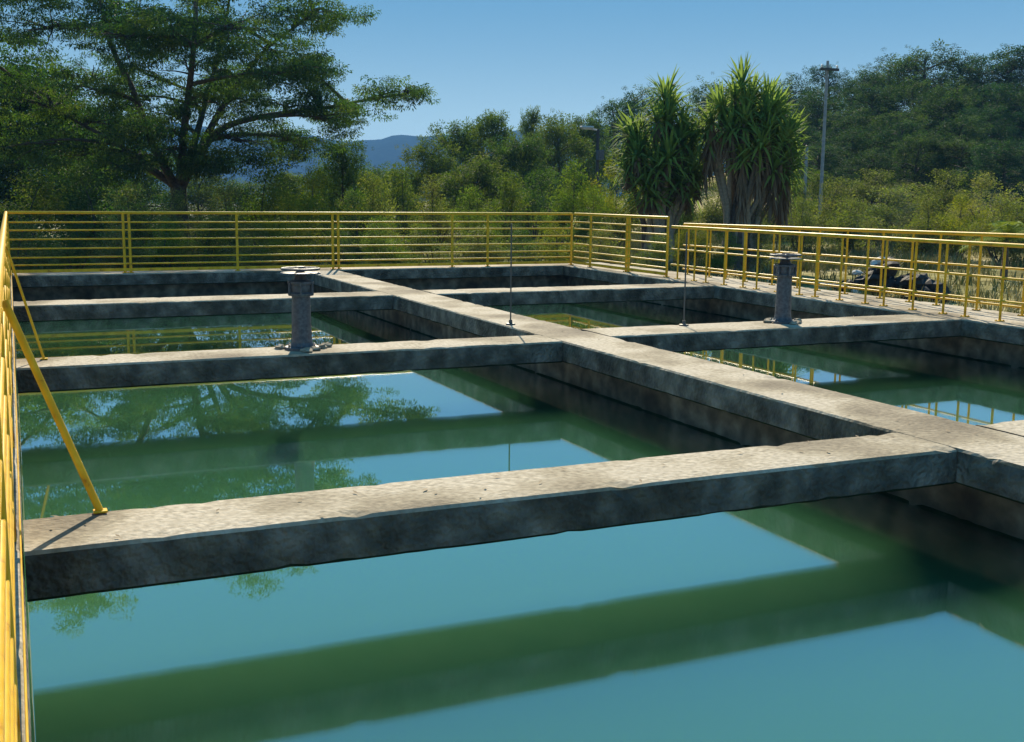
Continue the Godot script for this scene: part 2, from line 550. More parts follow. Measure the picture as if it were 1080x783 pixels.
func spreading_tree() -> void:
	var r := RandomNumberGenerator.new()
	r.seed = 77
	var o := thing("spreading_tree", "large spreading tree with layered flat boughs behind the far guardrail", "tree", Vector3(4.12, -0.52, -30.73), -atan2(4.12, 30.73))
	var pads := [
		[-3.13, 5.70, 1.0, 1.85, 1.03],
		[-1.44, 6.20, -1.0, 1.58, 0.76],
		[-3.63, 4.41, -1.5, 1.58, 0.82],
		[-2.09, 4.29, 1.0, 0.90, 0.48],
		[-3.60, 3.02, 0.0, 1.19, 0.69],
		[-2.61, 2.81, -1.0, 1.06, 0.62],
		[-2.12, 3.66, -1.2, 0.90, 0.48],
		[-0.81, 5.01, -2.0, 0.79, 0.62],
		[-0.30, 5.98, 2.0, 1.32, 0.82],
		[1.12, 6.28, 0.0, 1.58, 0.89],
		[2.43, 5.74, -1.0, 1.32, 0.69],
		[3.30, 6.33, 1.0, 1.19, 0.55],
		[4.09, 6.69, -0.5, 0.63, 0.34],
		[0.36, 4.82, 1.5, 1.06, 0.69],
		[1.56, 4.98, -1.5, 1.06, 0.62],
		[2.78, 5.04, 0.5, 1.11, 0.48],
		[3.40, 5.21, 0.0, 0.53, 0.31],
		[-0.14, 3.96, -1.0, 0.90, 0.55],
		[0.93, 4.06, 1.8, 1.00, 0.55],
		[1.84, 4.26, -0.5, 1.00, 0.48],
		[2.89, 4.12, 0.6, 1.00, 0.45],
		[3.57, 4.63, 0.0, 0.26, 0.21],
		[4.50, 4.25, -0.6, 0.90, 0.41],
		[5.38, 4.49, 0.2, 0.69, 0.31],
		[6.06, 4.53, 0.4, 0.32, 0.14],
		[4.00, 3.74, 1.0, 0.90, 0.41],
		[2.75, 3.42, -1.0, 1.06, 0.41],
		[1.51, 3.15, 1.0, 1.06, 0.48],
		[3.37, 3.18, 0.2, 0.79, 0.41],
		[0.89, 2.76, -1.4, 0.79, 0.41],
		[-1.11, 3.33, 1.0, 0.58, 0.34],
		[-1.29, 4.40, -2.2, 0.53, 0.31],
		[-2.72, 7.43, 0.0, 1.85, 1.03],
		[-0.70, 7.58, -1.0, 1.85, 1.10],
		[1.40, 7.72, 1.0, 1.85, 1.03],
		[3.08, 7.68, -0.5, 1.32, 0.76],
		[-1.69, 8.31, 1.0, 1.85, 0.96],
		[0.13, 8.33, -1.0, 1.85, 0.89],
		[2.02, 8.34, 0.5, 1.32, 0.69],
		[-3.81, 6.89, -1.0, 1.58, 0.89],
		[-4.35, 8.49, 0.0, 1.58, 0.96],
		[-3.17, 9.05, 0.5, 1.32, 0.82],
		[-5.02, 5.69, 0.5, 1.58, 0.96],
		[-5.01, 4.12, 0.0, 1.58, 0.89],
		[-0.23, 2.87, 1.2, 0.79, 0.48],
		[0.48, 2.58, 0.8, 0.69, 0.41],
		[-0.90, 2.73, -0.8, 0.79, 0.45],
		[-0.52, 3.34, 1.8, 0.74, 0.45],
		[1.20, 2.45, 1.0, 0.90, 0.41],
		[-1.61, 2.40, 0.8, 0.95, 0.45],
		[-0.10, 5.28, 4.0, 1.32, 0.82],
		[1.34, 5.58, 4.5, 1.32, 0.76],
		[-1.49, 5.21, 3.6, 1.32, 0.76],
		[2.78, 4.65, 3.6, 1.06, 0.55],
		[-0.04, 6.70, -4.0, 1.58, 0.89],
		[1.57, 5.34, -3.8, 1.06, 0.62],
		[-1.94, 5.19, -3.6, 1.06, 0.62],
	]
	var limbs := [
		[Vector3(-0.01, 1.15, 0.00), Vector3(-0.02, 1.59, 0.00), Vector3(-0.03, 1.94, 0.00)],
		[Vector3(-0.03, 1.94, 0.00), Vector3(-0.90, 2.56, -0.30), Vector3(-1.47, 3.03, -0.60), Vector3(-2.35, 3.53, -1.00), Vector3(-3.11, 3.97, -1.20)],
		[Vector3(-0.05, 1.89, 0.00), Vector3(-0.65, 3.10, 0.40), Vector3(-1.06, 4.41, 0.60), Vector3(-1.52, 5.45, 0.60), Vector3(-1.75, 6.82, 0.80), Vector3(-1.86, 8.00, 0.80)],
		[Vector3(-0.00, 1.94, 0.00), Vector3(0.20, 3.60, 1.00), Vector3(0.45, 5.30, 2.20), Vector3(0.55, 6.96, 2.40), Vector3(0.43, 8.17, 1.00)],
		[Vector3(0.02, 1.89, 0.00), Vector3(0.61, 2.93, 0.30), Vector3(1.23, 3.53, 0.40), Vector3(2.39, 3.86, 0.30), Vector3(3.75, 4.09, 0.00), Vector3(5.13, 4.39, 0.00), Vector3(6.01, 4.53, 0.20)],
		[Vector3(0.02, 1.89, 0.00), Vector3(0.89, 3.58, -0.60), Vector3(1.66, 4.81, -1.20), Vector3(2.56, 5.86, -1.20), Vector3(3.67, 6.63, -0.60)],
		[Vector3(-0.00, 1.89, 0.00), Vector3(0.50, 3.37, -1.20), Vector3(0.93, 4.84, -2.60), Vector3(1.36, 6.29, -2.60), Vector3(1.65, 8.08, -1.00)],
	]
	var st := begin()
	tube(st, [Vector3(0.02, -0.4, 0), Vector3(0.0, 0.3, 0), Vector3(-0.02, 1.2, 0), limbs[0][2] + Vector3(0, 0.05, 0)], [0.36, 0.27, 0.23, 0.20], 12, false)
	put("trunk", done(st), M.bark, o)
	for i in range(1, limbs.size()):
		st = begin()
		var pts := []
		var rad := []
		var L: Array = limbs[i]
		for k in L.size() - 1:
			for s in 3:
				var t := s / 3.0
				var p0: Vector3 = L[maxi(k - 1, 0)]
				var p3: Vector3 = L[mini(k + 2, L.size() - 1)]
				pts.append(L[k].cubic_interpolate(L[k + 1], p0, p3, t))
		pts.append(L[-1])
		for k in pts.size(): rad.append(lerpf(0.13, 0.02, pow(float(k) / (pts.size() - 1), 0.8)))
		tube(st, pts, rad, 8)
		put("limb", done(st), M.bark, o)
	# a thinner bough from the nearest limb to every pad of leaves
	st = begin()
	var spots := []
	for p in pads:
		var c := Vector3(p[0], p[1], p[2])
		var best := Vector3(0, 2, 0)
		for i in range(1, limbs.size()):
			for k in range(1, limbs[i].size()):
				for s in 4:
					var q: Vector3 = limbs[i][k - 1].lerp(limbs[i][k], (s + 1) / 4.0)
					if q.y < c.y + 0.1 and q.distance_to(c) + (c.y - q.y) * -0.2 < best.distance_to(c): best = q
		bough(st, best, c, 0.06, 0.014, 0.12, r, 6)
		for k in 4:
			var e := c + Vector3(r.randf_range(-1, 1) * p[3] * 0.8, r.randf_range(-0.3, 0.5) * p[4], r.randf_range(-1, 1) * p[3] * 0.8)
			bough(st, best.lerp(c, 0.7), e, 0.025, 0.007, 0.05, r, 5)
		# each pad is a handful of separate sprays with sky between them
		var sprays := int(4 + p[3] * p[3] * 3.7)
		for j in sprays:
			var d := Vector3(r.randfn(), r.randfn(), r.randfn()).normalized() * pow(r.randf(), 0.38)
			var sc := c + Vector3(d.x * p[3], d.y * p[4] * 0.9 - 0.12 * (d.x * d.x + d.z * d.z), d.z * p[3])
			var sr := r.randf_range(0.20, 0.42)
			for i in int(4 + sr * 15):
				sc += Vector3.ZERO
				spots.append([sc + Vector3(r.randfn() * sr, r.randfn() * sr * 0.45, r.randfn() * sr), r.randf_range(0.36, 0.74)])
			if r.randf() < 0.5: bough(st, best.lerp(c, 0.8), sc, 0.018, 0.005, 0.03, r, 4)
	put("bough", done(st), M.bark, o)
	crown(o, spots, leaf_clump("feather"), [Color(0.050, 0.098, 0.062), Color(0.068, 0.12, 0.062), Color(0.095, 0.15, 0.062), Color(0.14, 0.18, 0.07)], r, true)

# a rosette of stiff sword leaves, facing up
func rosette(r: RandomNumberGenerator, size: float, dead := false) -> ArrayMesh:
	var st := begin()
	var n := 58 if not dead else 46
	for i in n:
		var a := i * 2.399 + r.randf() * 0.4
		var lift := lerpf(-0.55, 1.45, pow(float(i) / n, 0.85)) + r.randf_range(-0.15, 0.15) if not dead else r.randf_range(-1.5, -1.05)
		var dir := Vector3(cos(a) * cos(lift), sin(lift), sin(a) * cos(lift))
		var side := Vector3(-sin(a), 0, cos(a))
		var l := size * r.randf_range(0.75, 1.1) * (0.8 if dead else 1.0)
		var w := 0.030 if not dead else 0.026
		var base := Vector3(cos(a), 0, sin(a)) * 0.04 + Vector3(0, r.randf_range(-0.10, 0.08) if not dead else r.randf_range(-0.9, -0.05), 0)
		var droop := Vector3(0, -l * (0.10 + 0.16 * cos(lift)), 0)
		var m := base + dir * l * 0.5
		var t := base + dir * l + droop
		var up := side.cross(dir)
		quad(st, base - side * w * 0.6, base + side * w * 0.6, m + side * w, m - side * w, up)
		tri(st, m - side * w, m + side * w, t, up)
	return done(st)

func yucca(label: String, at: Vector3, seed_: int, heads: Array, stems: int, skirt: float) -> void:
	var r := RandomNumberGenerator.new()
	r.seed = seed_
	var o := thing("yucca_tree", label, "yucca", at)
	var live := []
	var old := []
	for k in 3:
		live.append(rosette(r, 0.68))
		old.append(rosette(r, 0.62, true))
	var foot := []
	for i in stems: foot.append(Vector3(r.randf_range(-0.42, 0.42), -0.2, r.randf_range(-0.35, 0.35)))
	for i in heads.size():
		var h: Vector3 = heads[i]
		var f: Vector3 = foot[i % stems]
		var st := begin()
		var mid := f.lerp(h, 0.5) + Vector3(-h.x * 0.22, 0, -h.z * 0.22)
		tube(st, [f, f.lerp(mid, 0.5) + Vector3(r.randfn(), 0, r.randfn()) * 0.03, mid, mid.lerp(h, 0.55) + Vector3(0, 0.03, 0), h], [0.105, 0.085, 0.07, 0.06, 0.05], 8, false)
		put("stem", done(st), M.pale_bark if i % 3 else M.bark, o)
		var tilt := Basis(Vector3(h.z, 0, -h.x).normalized(), 0.45 * Vector2(h.x, h.z).length()) * Basis(Vector3.UP, r.randf() * TAU)
		var lr := put("leaf_rosette", live[i % 3], M.get("yucca%d" % (i % 3), M.yucca0), o, h)
		lr.basis = tilt.scaled(Vector3.ONE * r.randf_range(0.95, 1.25))
		var dr := put("dead_leaf_skirt", old[i % 3], M.skirt, o, h)
		dr.basis = Basis(Vector3.UP, r.randf() * TAU).scaled(Vector3(1.0, skirt * r.randf_range(0.7, 1.2), 1.0))

func small_palm() -> void:
	var r := RandomNumberGenerator.new()
	r.seed = 5
	var at := Vector3(20.04, 0, -18.09)
	at.y = land(at.x, at.z)
	var o := thing("small_palm", "small bright green palm with arching fronds near the right edge of the meadow", "palm", at)
	o.scale = Vector3.ONE * 0.8
	var st := begin()
	tube(st, [Vector3(0, -0.2, 0), Vector3(0.02, 0.5, 0), Vector3(0.0, 1.1, 0)], [0.12, 0.09, 0.07], 8)
	put("trunk", done(st), M.bark, o)
	for i in 15:
		st = begin()
		var a := i * 2.399
		var lift := r.randf_range(0.2, 1.35)
		var d := Vector3(cos(a), 0, sin(a))
		var pts := []
		for k in 7:
			var t := k / 6.0
			pts.append(Vector3(0, 1.1, 0) + d * (cos(lift) * t * 1.3) + Vector3(0, sin(lift) * t * 1.2 - t * t * 0.65, 0))
		tube(st, pts, [0.014, 0.012, 0.01, 0.008, 0.006, 0.005, 0.003], 5, false)
		var side := Vector3(-d.z, 0, d.x)
		for k in range(1, 7):
			for s in [-1.0, 1.0]:
				for q in 3:
					var b: Vector3 = pts[k - 1].lerp(pts[k], q / 3.0)
					var along: Vector3 = (pts[k] - pts[k - 1]).normalized()
					var tip: Vector3 = b + side * s * 0.30 + along * 0.16 - Vector3(0, 0.10, 0)
					tri(st, b, b + along * 0.035, tip, Vector3.UP)
		put("frond", done(st), M.palm, o)

func grass_tufts() -> void:
	var r := RandomNumberGenerator.new()
	r.seed = 12
	var st := begin()
	for i in 16:
		var a := r.randf() * TAU
		var b := Vector3(r.randfn() * 0.07, 0, r.randfn() * 0.07)
		var t := b + Vector3(cos(a) * r.randf_range(0.04, 0.2), r.randf_range(0.14, 0.36), sin(a) * 0.12)
		var s := Vector3(-sin(a), 0, cos(a)) * 0.008
		var m := b.lerp(t, 0.55) + Vector3(0, 0.04, 0)
		quad(st, b - s, b + s, m + s * 0.8, m - s * 0.8, Vector3(cos(a), 0.3, sin(a)))
		tri(st, m - s * 0.8, m + s * 0.8, t, Vector3(cos(a), 0.3, sin(a)))
	var mm := MultiMesh.new()
	mm.transform_format = MultiMesh.TRANSFORM_3D
	mm.use_colors = true
	mm.mesh = done(st)
	var patch := FastNoiseLite.new()
	patch.seed = 4
	patch.frequency = 0.11
	var spots := []
	while spots.size() < 26000:
		var az := deg_to_rad(r.randf_range(-8, 56))
		var d := 12.0 + 42.0 * pow(r.randf(), 0.8)
		var x := sin(az) * d
		var z := -cos(az) * d
		if x < 10.9 and z > -19.8: continue
		if x > 9.0 and d < 30.0 and z > -22.0 and r.randf() < 0.93: continue
		if patch.get_noise_2d(x, z) < r.randf_range(-0.30, 0.22): continue
		spots.append(Vector3(x, land(x, z) - 0.02, z))
	mm.instance_count = spots.size()
	var cols := [Color(0.22, 0.19, 0.085), Color(0.30, 0.25, 0.12), Color(0.13, 0.14, 0.05), Color(0.09, 0.12, 0.035)]
	for i in spots.size():
		mm.set_instance_transform(i, Transform3D(Basis(Vector3.UP, r.randf() * TAU).scaled(Vector3.ONE * r.randf_range(0.6, 1.35)), spots[i]))
		var c: Color = cols[r.randi() % 4]
		mm.set_instance_color(i, Color(c.r, c.g, c.b, 1.0))
	var o := MultiMeshInstance3D.new()
	o.name = "grass"
	o.multimesh = mm
	o.material_override = M.grass
	add_child(o)
	tag(o, "dry and green grass tufts on the ground beyond the guardrails", "grass", "", "stuff")

func fallen_leaves() -> void:
	var r := RandomNumberGenerator.new()
	r.seed = 31
	var st := begin()
	var tops := [[-0.0, 4.5, -4.72, -4.29, 26], [4.53, 5.08, -18.5, -2.0, 70], [0.0, 4.5, -9.43, -8.95, 24], [5.2, 9.4, -9.72, -9.12, 30], [9.55, 10.6, -18.0, -3.0, 130], [0.0, 4.5, -14.4, -13.9, 30]]
	for t in tops:
		for i in t[4]:
			var c := Vector3(r.randf_range(t[0], t[1]), 0.007, r.randf_range(t[2], t[3]))
			var a := r.randf() * TAU
			var l := Vector3(cos(a), 0, sin(a)) * r.randf_range(0.010, 0.028)
			var s := Vector3(-sin(a), 0, cos(a)) * r.randf_range(0.004, 0.009)
			quad(st, c - l, c + s + Vector3(0, 0.004, 0), c + l + Vector3(0, 0.006, 0), c - s + Vector3(0, 0.003, 0), Vector3.UP)
	tag(put("fallen_leaves", done(st), M.dead, self), "small dry leaves scattered on the concrete tops", "leaves", "", "stuff")

# ------------------------------------------------------------------ the tank
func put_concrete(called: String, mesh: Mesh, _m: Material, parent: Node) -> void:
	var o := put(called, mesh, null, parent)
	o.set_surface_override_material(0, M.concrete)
	o.set_surface_override_material(1, M.stained_shade)  # side faces: shade painted into the colour
	o.set_surface_override_material(2, M.slime_and_shade)  # underside: shade painted as near-black green

func tank_wall(label: String, axis: int, from: float, to: float, u0: float, u1: float, s_from: float, s_to: float, s0: float, s1: float) -> void:
	var o := thing("tank_wall", label, "wall")
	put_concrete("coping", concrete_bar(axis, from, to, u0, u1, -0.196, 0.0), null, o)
	put("stem_wall", concrete_bar(axis, s_from, s_to, s0, s1, -3.3, -0.19, 0.3), M.brown_concrete, o)
	put("algae_band", concrete_bar(axis, s_from - 0.003, s_to + 0.003, s0 - 0.006, s1 + 0.006, WATER - 0.12, WATER + 0.022, 0.6), M.slime_and_shade, o)

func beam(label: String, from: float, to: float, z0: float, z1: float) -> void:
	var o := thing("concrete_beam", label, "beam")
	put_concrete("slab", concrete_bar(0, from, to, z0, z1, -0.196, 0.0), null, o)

func tank() -> void:
	tank_wall("long straight concrete divider running from the near right corner to the far guardrail", 2, -18.855, 0.45, 4.513, 5.10, -19.06, 0.6, 4.72, 4.90)
	tank_wall("left tank wall carrying the left guardrail", 2, -19.6, 1.15, -0.62, -0.025, -19.55, 1.1, -0.52, -0.21)
	tank_wall("far tank wall below the far guardrail", 0, -0.02, 9.50, -19.6, -18.86, -0.2, 9.705, -19.55, -19.06)
	tank_wall("right tank wall carrying the low vertical-post guardrails", 2, -19.6, 1.15, 9.505, 10.70, -19.55, 1.1, 9.71, 10.64)
	tank_wall("near tank wall at the viewer's feet", 0, -0.02, 9.50, 0.455, 1.15, -0.2, 9.705, 0.6, 1.1)
	beam("nearest cross beam with a chipped front edge and the yellow brace's foot on it", -0.02, 4.508, -4.737, -4.276)
	beam("second cross beam on the left, carrying the left valve pedestal", -0.02, 4.508, -9.453, -8.928)
	beam("third, farthest cross beam left of the long divider", -0.02, 4.508, -14.496, -13.865)
	beam("cross beam meeting the right side of the divider at the right picture edge", 5.105, 9.50, -4.737, -4.276)
	beam("cross beam right of the divider carrying the right valve pedestal", 5.105, 9.50, -9.74, -9.10)
	beam("farthest cross beam right of the divider", 5.105, 9.50, -14.496, -13.865)
	# water: a clear skin in five thin films over a murky green body
	var films: ArrayMesh
	var st: SurfaceTool
	for k in 5:
		var y := WATER - 0.004 * k
		if k == 0: st = begin()
		quad(st, Vector3(-0.25, y, -19.2), Vector3(9.8, y, -19.2), Vector3(9.8, y, 0.8), Vector3(-0.25, y, 0.8), Vector3.UP)
	films = done(st)
	var water := put("water", films, null, self)
	water.set_surface_override_material(0, M.water)
	tag(water, "still green water filling the tanks", "", "", "structure")
	var fog := FogVolume.new()
	fog.name = "water_body"
	fog.shape = RenderingServer.FOG_VOLUME_SHAPE_BOX
	fog.size = Vector3(10.0, 2.4, 20.0)
	fog.position = Vector3(4.78, WATER - 0.03 - 1.2, -9.2)
	var fm := FogMaterial.new()
	fm.albedo = lin(0.32, 1.0, 0.46)
	fm.density = 1.4
	fog.material = fm
	add_child(fog)
	tag(fog, "murky green body of the water", "", "", "structure")
	st = begin()
	bevel_box(st, Vector3(4.78, -3.2, -9.2), Vector3(10.2, 0.3, 20.2), 0.01)
	tag(put("tank_floor", done(st), M.brown_concrete, self), "concrete floor under the water", "", "", "structure")

# ------------------------------------------------------------------ steelwork
func guardrail(label: String, a: Vector3, b: Vector3, heights: Array, posts: Array, top: float, toe: bool, post_r := 0.022, far_drop := 0.0, toe_in := 0.03, plates := true) -> Node3D:
	var o := thing("guardrail", label, "guardrail", a, 0.0, "yellow guardrails round the tank")
	var d := b - a
	var L := d.length()
	var u := d / L
	for i in heights.size():
		var r := 0.024 if i == 0 else 0.0135
		put("top_rail" if i == 0 else "rail", tube_mesh(Vector3(0, heights[i] - far_drop * heights[i], 0), d + Vector3(0, heights[i] * (1.0 + far_drop * 0.55), 0), r), M.yellow, o)
	var pm := begin()
	tube(pm, [Vector3(0, 0.0, 0), Vector3(0, top - 0.005, 0)], [post_r, post_r], 10)
	if plates: bevel_box(pm, Vector3(0, 0.006, 0), Vector3(0.085, 0.010, 0.065), 0.002)
	for s in ([-1, 1] if plates else []):
		lathe(pm, [[0.008, 0.010], [0.008, 0.018], [0.0, 0.020]], 6, Vector3(0.031 * s, 0, 0.021 * s))
	var post := done(pm)
	for t in posts:
		var po := put("post", post, M.yellow, o, u * float(t))
		po.scale.y = lerpf(1.0 - far_drop, 1.0 + far_drop * 0.55, float(t) / L)
	if toe:
		var s := Vector3(L, 0.05, 0.006) if absf(d.x) > absf(d.z) else Vector3(0.006, 0.05, L)
		put("toe_board", box_mesh(s, 0.002), M.yellow, o, d / 2 + Vector3(0, 0.055, 0) - Vector3(toe_in, 0, 0) * (0.0 if absf(d.x) > absf(d.z) else 1.0) + Vector3(0, 0, 0.03) * (1.0 if absf(d.x) > absf(d.z) else 0.0))
	return o

func brace(o: Node3D, a: Vector3, b: Vector3, r: float) -> void:
	var st := begin()
	tube(st, [a, b], [r, r], 10)
	bevel_box(st, b + Vector3(0.0, 0.004, 0), Vector3(0.055, 0.008, 0.05), 0.002)
	put("brace", done(st), M.yellow, o)

func pedestal(label: String, at: Vector3, h: float) -> void:
	var o := thing("valve_pedestal", label, "valve", at, 0.3, "sluice valve pedestals on the beams")
	put("base_flange", lathe_mesh([[0.0, 0.0], [0.145, 0.0], [0.145, 0.020], [0.14, 0.025], [0.10, 0.028], [0.0, 0.030]]), M.iron, o)
	for k in 6:
		var a := TAU * k / 6
		put("bolt", lathe_mesh([[0.012, 0.0], [0.012, 0.012], [0.006, 0.014], [0.006, 0.024], [0.0, 0.025]], 6), M.iron, o, Vector3(cos(a) * 0.12, 0.024, sin(a) * 0.12))
	put("column", lathe_mesh([[0.10, 0.03], [0.088, 0.06], [0.084, 0.10], [0.076, h - 0.22], [0.078, h - 0.21]]), M.iron, o)
	var gh := begin()
	lathe(gh, [[0.078, h - 0.215], [0.105, h - 0.21], [0.108, h - 0.19], [0.092, h - 0.18], [0.098, h - 0.12], [0.108, h - 0.11], [0.108, h - 0.09], [0.06, h - 0.075], [0.04, h - 0.03], [0.03, h + 0.01]])
	for k in 6:
		var a := TAU * k / 6
		lathe(gh, [[0.012, h - 0.205], [0.012, h - 0.095], [0.0, h - 0.09]], 6, Vector3(cos(a) * 0.108, 0, sin(a) * 0.108))
	put("gear_head", done(gh), M.iron, o)
	var w := put("handwheel", lathe_mesh([[0.0, h + 0.032], [0.04, h + 0.032], [0.04, h - 0.004], [0.0, h - 0.004]], 16), M.iron, o)
	var rim := begin()
	var pts := []
	for k in 25: pts.append(Vector3(cos(TAU * k / 24) * 0.155, h + 0.012, sin(TAU * k / 24) * 0.155))
	tube(rim, pts, [0.010], 8, false)
	put("rim", done(rim), M.iron, w)
	for k in 5:
		var a := TAU * k / 5
		put("spoke", tube_mesh(Vector3(cos(a) * 0.035, h + 0.014, sin(a) * 0.035), Vector3(cos(a) * 0.155, h + 0.012, sin(a) * 0.155), 0.010, 6), M.iron, w)
	# dished cover plate under the wheel
	put("cover_plate", lathe_mesh([[0.03, h - 0.012], [0.165, h - 0.018], [0.168, h - 0.028], [0.03, h - 0.026]]), M.iron, o)
	var r := RandomNumberGenerator.new()
	r.seed = hash(label)
	for k in 7:
		var a := r.randf() * TAU
		put("mortar_lump", stone_mesh(r, 0.05, 0.45), M.concrete, o, Vector3(cos(a) * r.randf_range(0.16, 0.24), 0.012, sin(a) * r.randf_range(0.1, 0.2)))

func stone_mesh(r: RandomNumberGenerator, size: float, flat := 0.7) -> ArrayMesh:
	var st := begin()
	var rows := 6
	var cols := 9
	var off := Vector3(r.randf(), r.randf(), r.randf()) * 90.0
	var p := func(i: int, k: int) -> Vector3:
		var th := PI * i / rows
		var ph := TAU * (k % cols) / cols
		var d := Vector3(sin(th) * cos(ph), cos(th), sin(th) * sin(ph))
		var s := size * (1.0 + 0.75 * rough.get_noise_3dv(d * 1.3 * 8.0 + off))
		return Vector3(d.x * s, d.y * s * flat, d.z * s)
	for i in rows:
		for k in cols:
			var m: Vector3 = p.call(i, k) + p.call(i + 1, k + 1)
			quad(st, p.call(i, k), p.call(i, k + 1), p.call(i + 1, k + 1), p.call(i + 1, k), m)
	return done(st)

func rod(label: String, at: Vector3, h: float) -> void:
	var o := thing("level_rod", label, "rod", at, 0.0, "thin rods standing on the concrete")
	put("shaft", tube_mesh(Vector3(0, 0.01, 0), Vector3(0, h, 0), 0.008, 8), M.rod, o)
	put("foot", lathe_mesh([[0.0, 0.0], [0.05, 0.0], [0.05, 0.012], [0.02, 0.016], [0.016, 0.05], [0.0, 0.05]], 12), M.rod, o)

func steelwork() -> void:
	var seven := [0.965, 0.815, 0.690, 0.550, 0.405, 0.265, 0.15]
	guardrail("long seven-rail yellow guardrail across the far tank wall", Vector3(-0.05, 0, -19.0), Vector3(9.74, 0, -19.0), seven, [0.0, 1.70, 1.79, 3.5, 5.14, 5.24, 7.36, 8.06, 9.79], 0.965, true)
	guardrail("short tall yellow guardrail returning from the far corner along the right wall", Vector3(9.76, 0, -18.92), Vector3(9.76, 0, -15.6), seven, [0.65, 1.98, 2.07, 3.31], 0.965, true)
	var left := []
	for k in 12: left.append(0.9 + k * 1.7)
	var lg := guardrail("yellow guardrail along the left tank wall, seen end-on beside the viewer", Vector3(-0.060, 0, -18.93), Vector3(-0.060, 0, 1.0), seven, left, 0.965, true, 0.016, 0.0, -0.03, false)
	for q in [[-4.70, 0.27], [-9.30, 0.12 + 0.06]]:
		brace(lg, Vector3(0.02, 0.88, q[0] + 18.93 - 0.02), Vector3(q[1] + 0.06, 0.006, q[0] + 18.93), 0.0155 if q[0] > -6.0 else 0.010)
	# two parallel low guardrails with upright posts on the wide right wall
	var pi := []
	for k in 29: pi.append(0.2 + k * 0.43 + 0.06 * sin(k * 2.1))
	guardrail("inner low yellow guardrail with close upright posts on the right wall", Vector3(9.74, 0, -15.45), Vector3(9.74, 0, -3.0), [0.825, 0.47, 0.22], pi, 0.825, false, 0.014)
	var po := []
	for k in 25: po.append(0.15 + k * 0.57 + 0.08 * sin(k * 1.7))
	guardrail("outer low yellow guardrail on the outer edge of the right wall", Vector3(10.45, 0, -16.2), Vector3(10.45, 0, -2.0), [0.925, 0.54, 0.10], po, 0.925, false, 0.014, 0.09)
	pedestal("grey iron valve pedestal standing on the left cross beam", Vector3(2.19, 0, -9.22), 0.665)
	pedestal("grey iron valve pedestal standing on the right cross beam", Vector3(7.39, 0, -9.50), 0.70)
	rod("thin dark rod standing on the long divider", Vector3(4.60, 0, -10.30), 1.02)
	rod("thin dark rod standing on the right beam beside the divider", Vector3(6.24, 0, -9.62), 0.95)

func street_furniture() -> void:
	var at := Vector3(18.06, 0, -33.43)
	at.y = land(at.x, at.z)
	var o := thing("street_lamp", "slim dark street lamp with a pale head before the woodland", "street lamp", at)
	var H := 3.5 - at.y
	var st := begin()
	tube(st, [Vector3(0, -0.3, 0), Vector3(0, H, 0)], [0.075, 0.055], 10)
	put("pole", done(st), M.dark_pole, o)
	put("arm", tube_mesh(Vector3(0, H - 0.03, 0), Vector3(-0.42, H + 0.03, -0.05), 0.03, 8), M.galv, o)
	var head := put("lamp_head", box_mesh(Vector3(0.46, 0.09, 0.2), 0.03), M.galv, o, Vector3(-0.40, H + 0.06, -0.05))
	put("diffuser", box_mesh(Vector3(0.30, 0.03, 0.14), 0.01), M.lamp_glass, head, Vector3(-0.03, -0.055, 0))
	put("junction_box", box_mesh(Vector3(0.22, 0.34, 0.16), 0.015), M.iron, o, Vector3(0.05, H - 0.85, 0.1))
	at = Vector3(26.67, 0, -32.45)
	at.y = land(at.x, at.z)
	o = thing("utility_pole", "tall pale pole in front of the dark forest", "pole", at)
	H = 6.1 - at.y
	st = begin()
	tube(st, [Vector3(0, -0.3, 0), Vector3(0, H, 0)], [0.07, 0.048], 12)
	put("shaft", done(st), M.pale_pole, o)
	put("cross_arm", box_mesh(Vector3(0.8, 0.09, 0.09), 0.01), M.dark_pole, o, Vector3(0, H - 0.3, 0.12))
	for k in [-0.33, 0.0, 0.33]:
		put("insulator", lathe_mesh([[0.0, 0.0], [0.03, 0.0], [0.045, 0.04], [0.025, 0.06], [0.04, 0.09], [0.0, 0.12]], 10), M.lamp_glass, o, Vector3(k, H - 0.255, 0.12))
	at = Vector3(28.73, 0, -35.93)
	at.y = land(at.x, at.z)
	o = thing("utility_pole", "shorter pale pole left of the tall one", "pole", at)
	st = begin()
	tube(st, [Vector3(0, -0.3, 0), Vector3(0, 3.3 - at.y, 0)], [0.07, 0.055], 12)
	put("shaft", done(st), M.pale_pole, o)
	put("pole_cap", lathe_mesh([[0.06, 0.0], [0.066, 0.03], [0.0, 0.07]], 12), M.dark_pole, o, Vector3(0, 3.3 - at.y, 0))

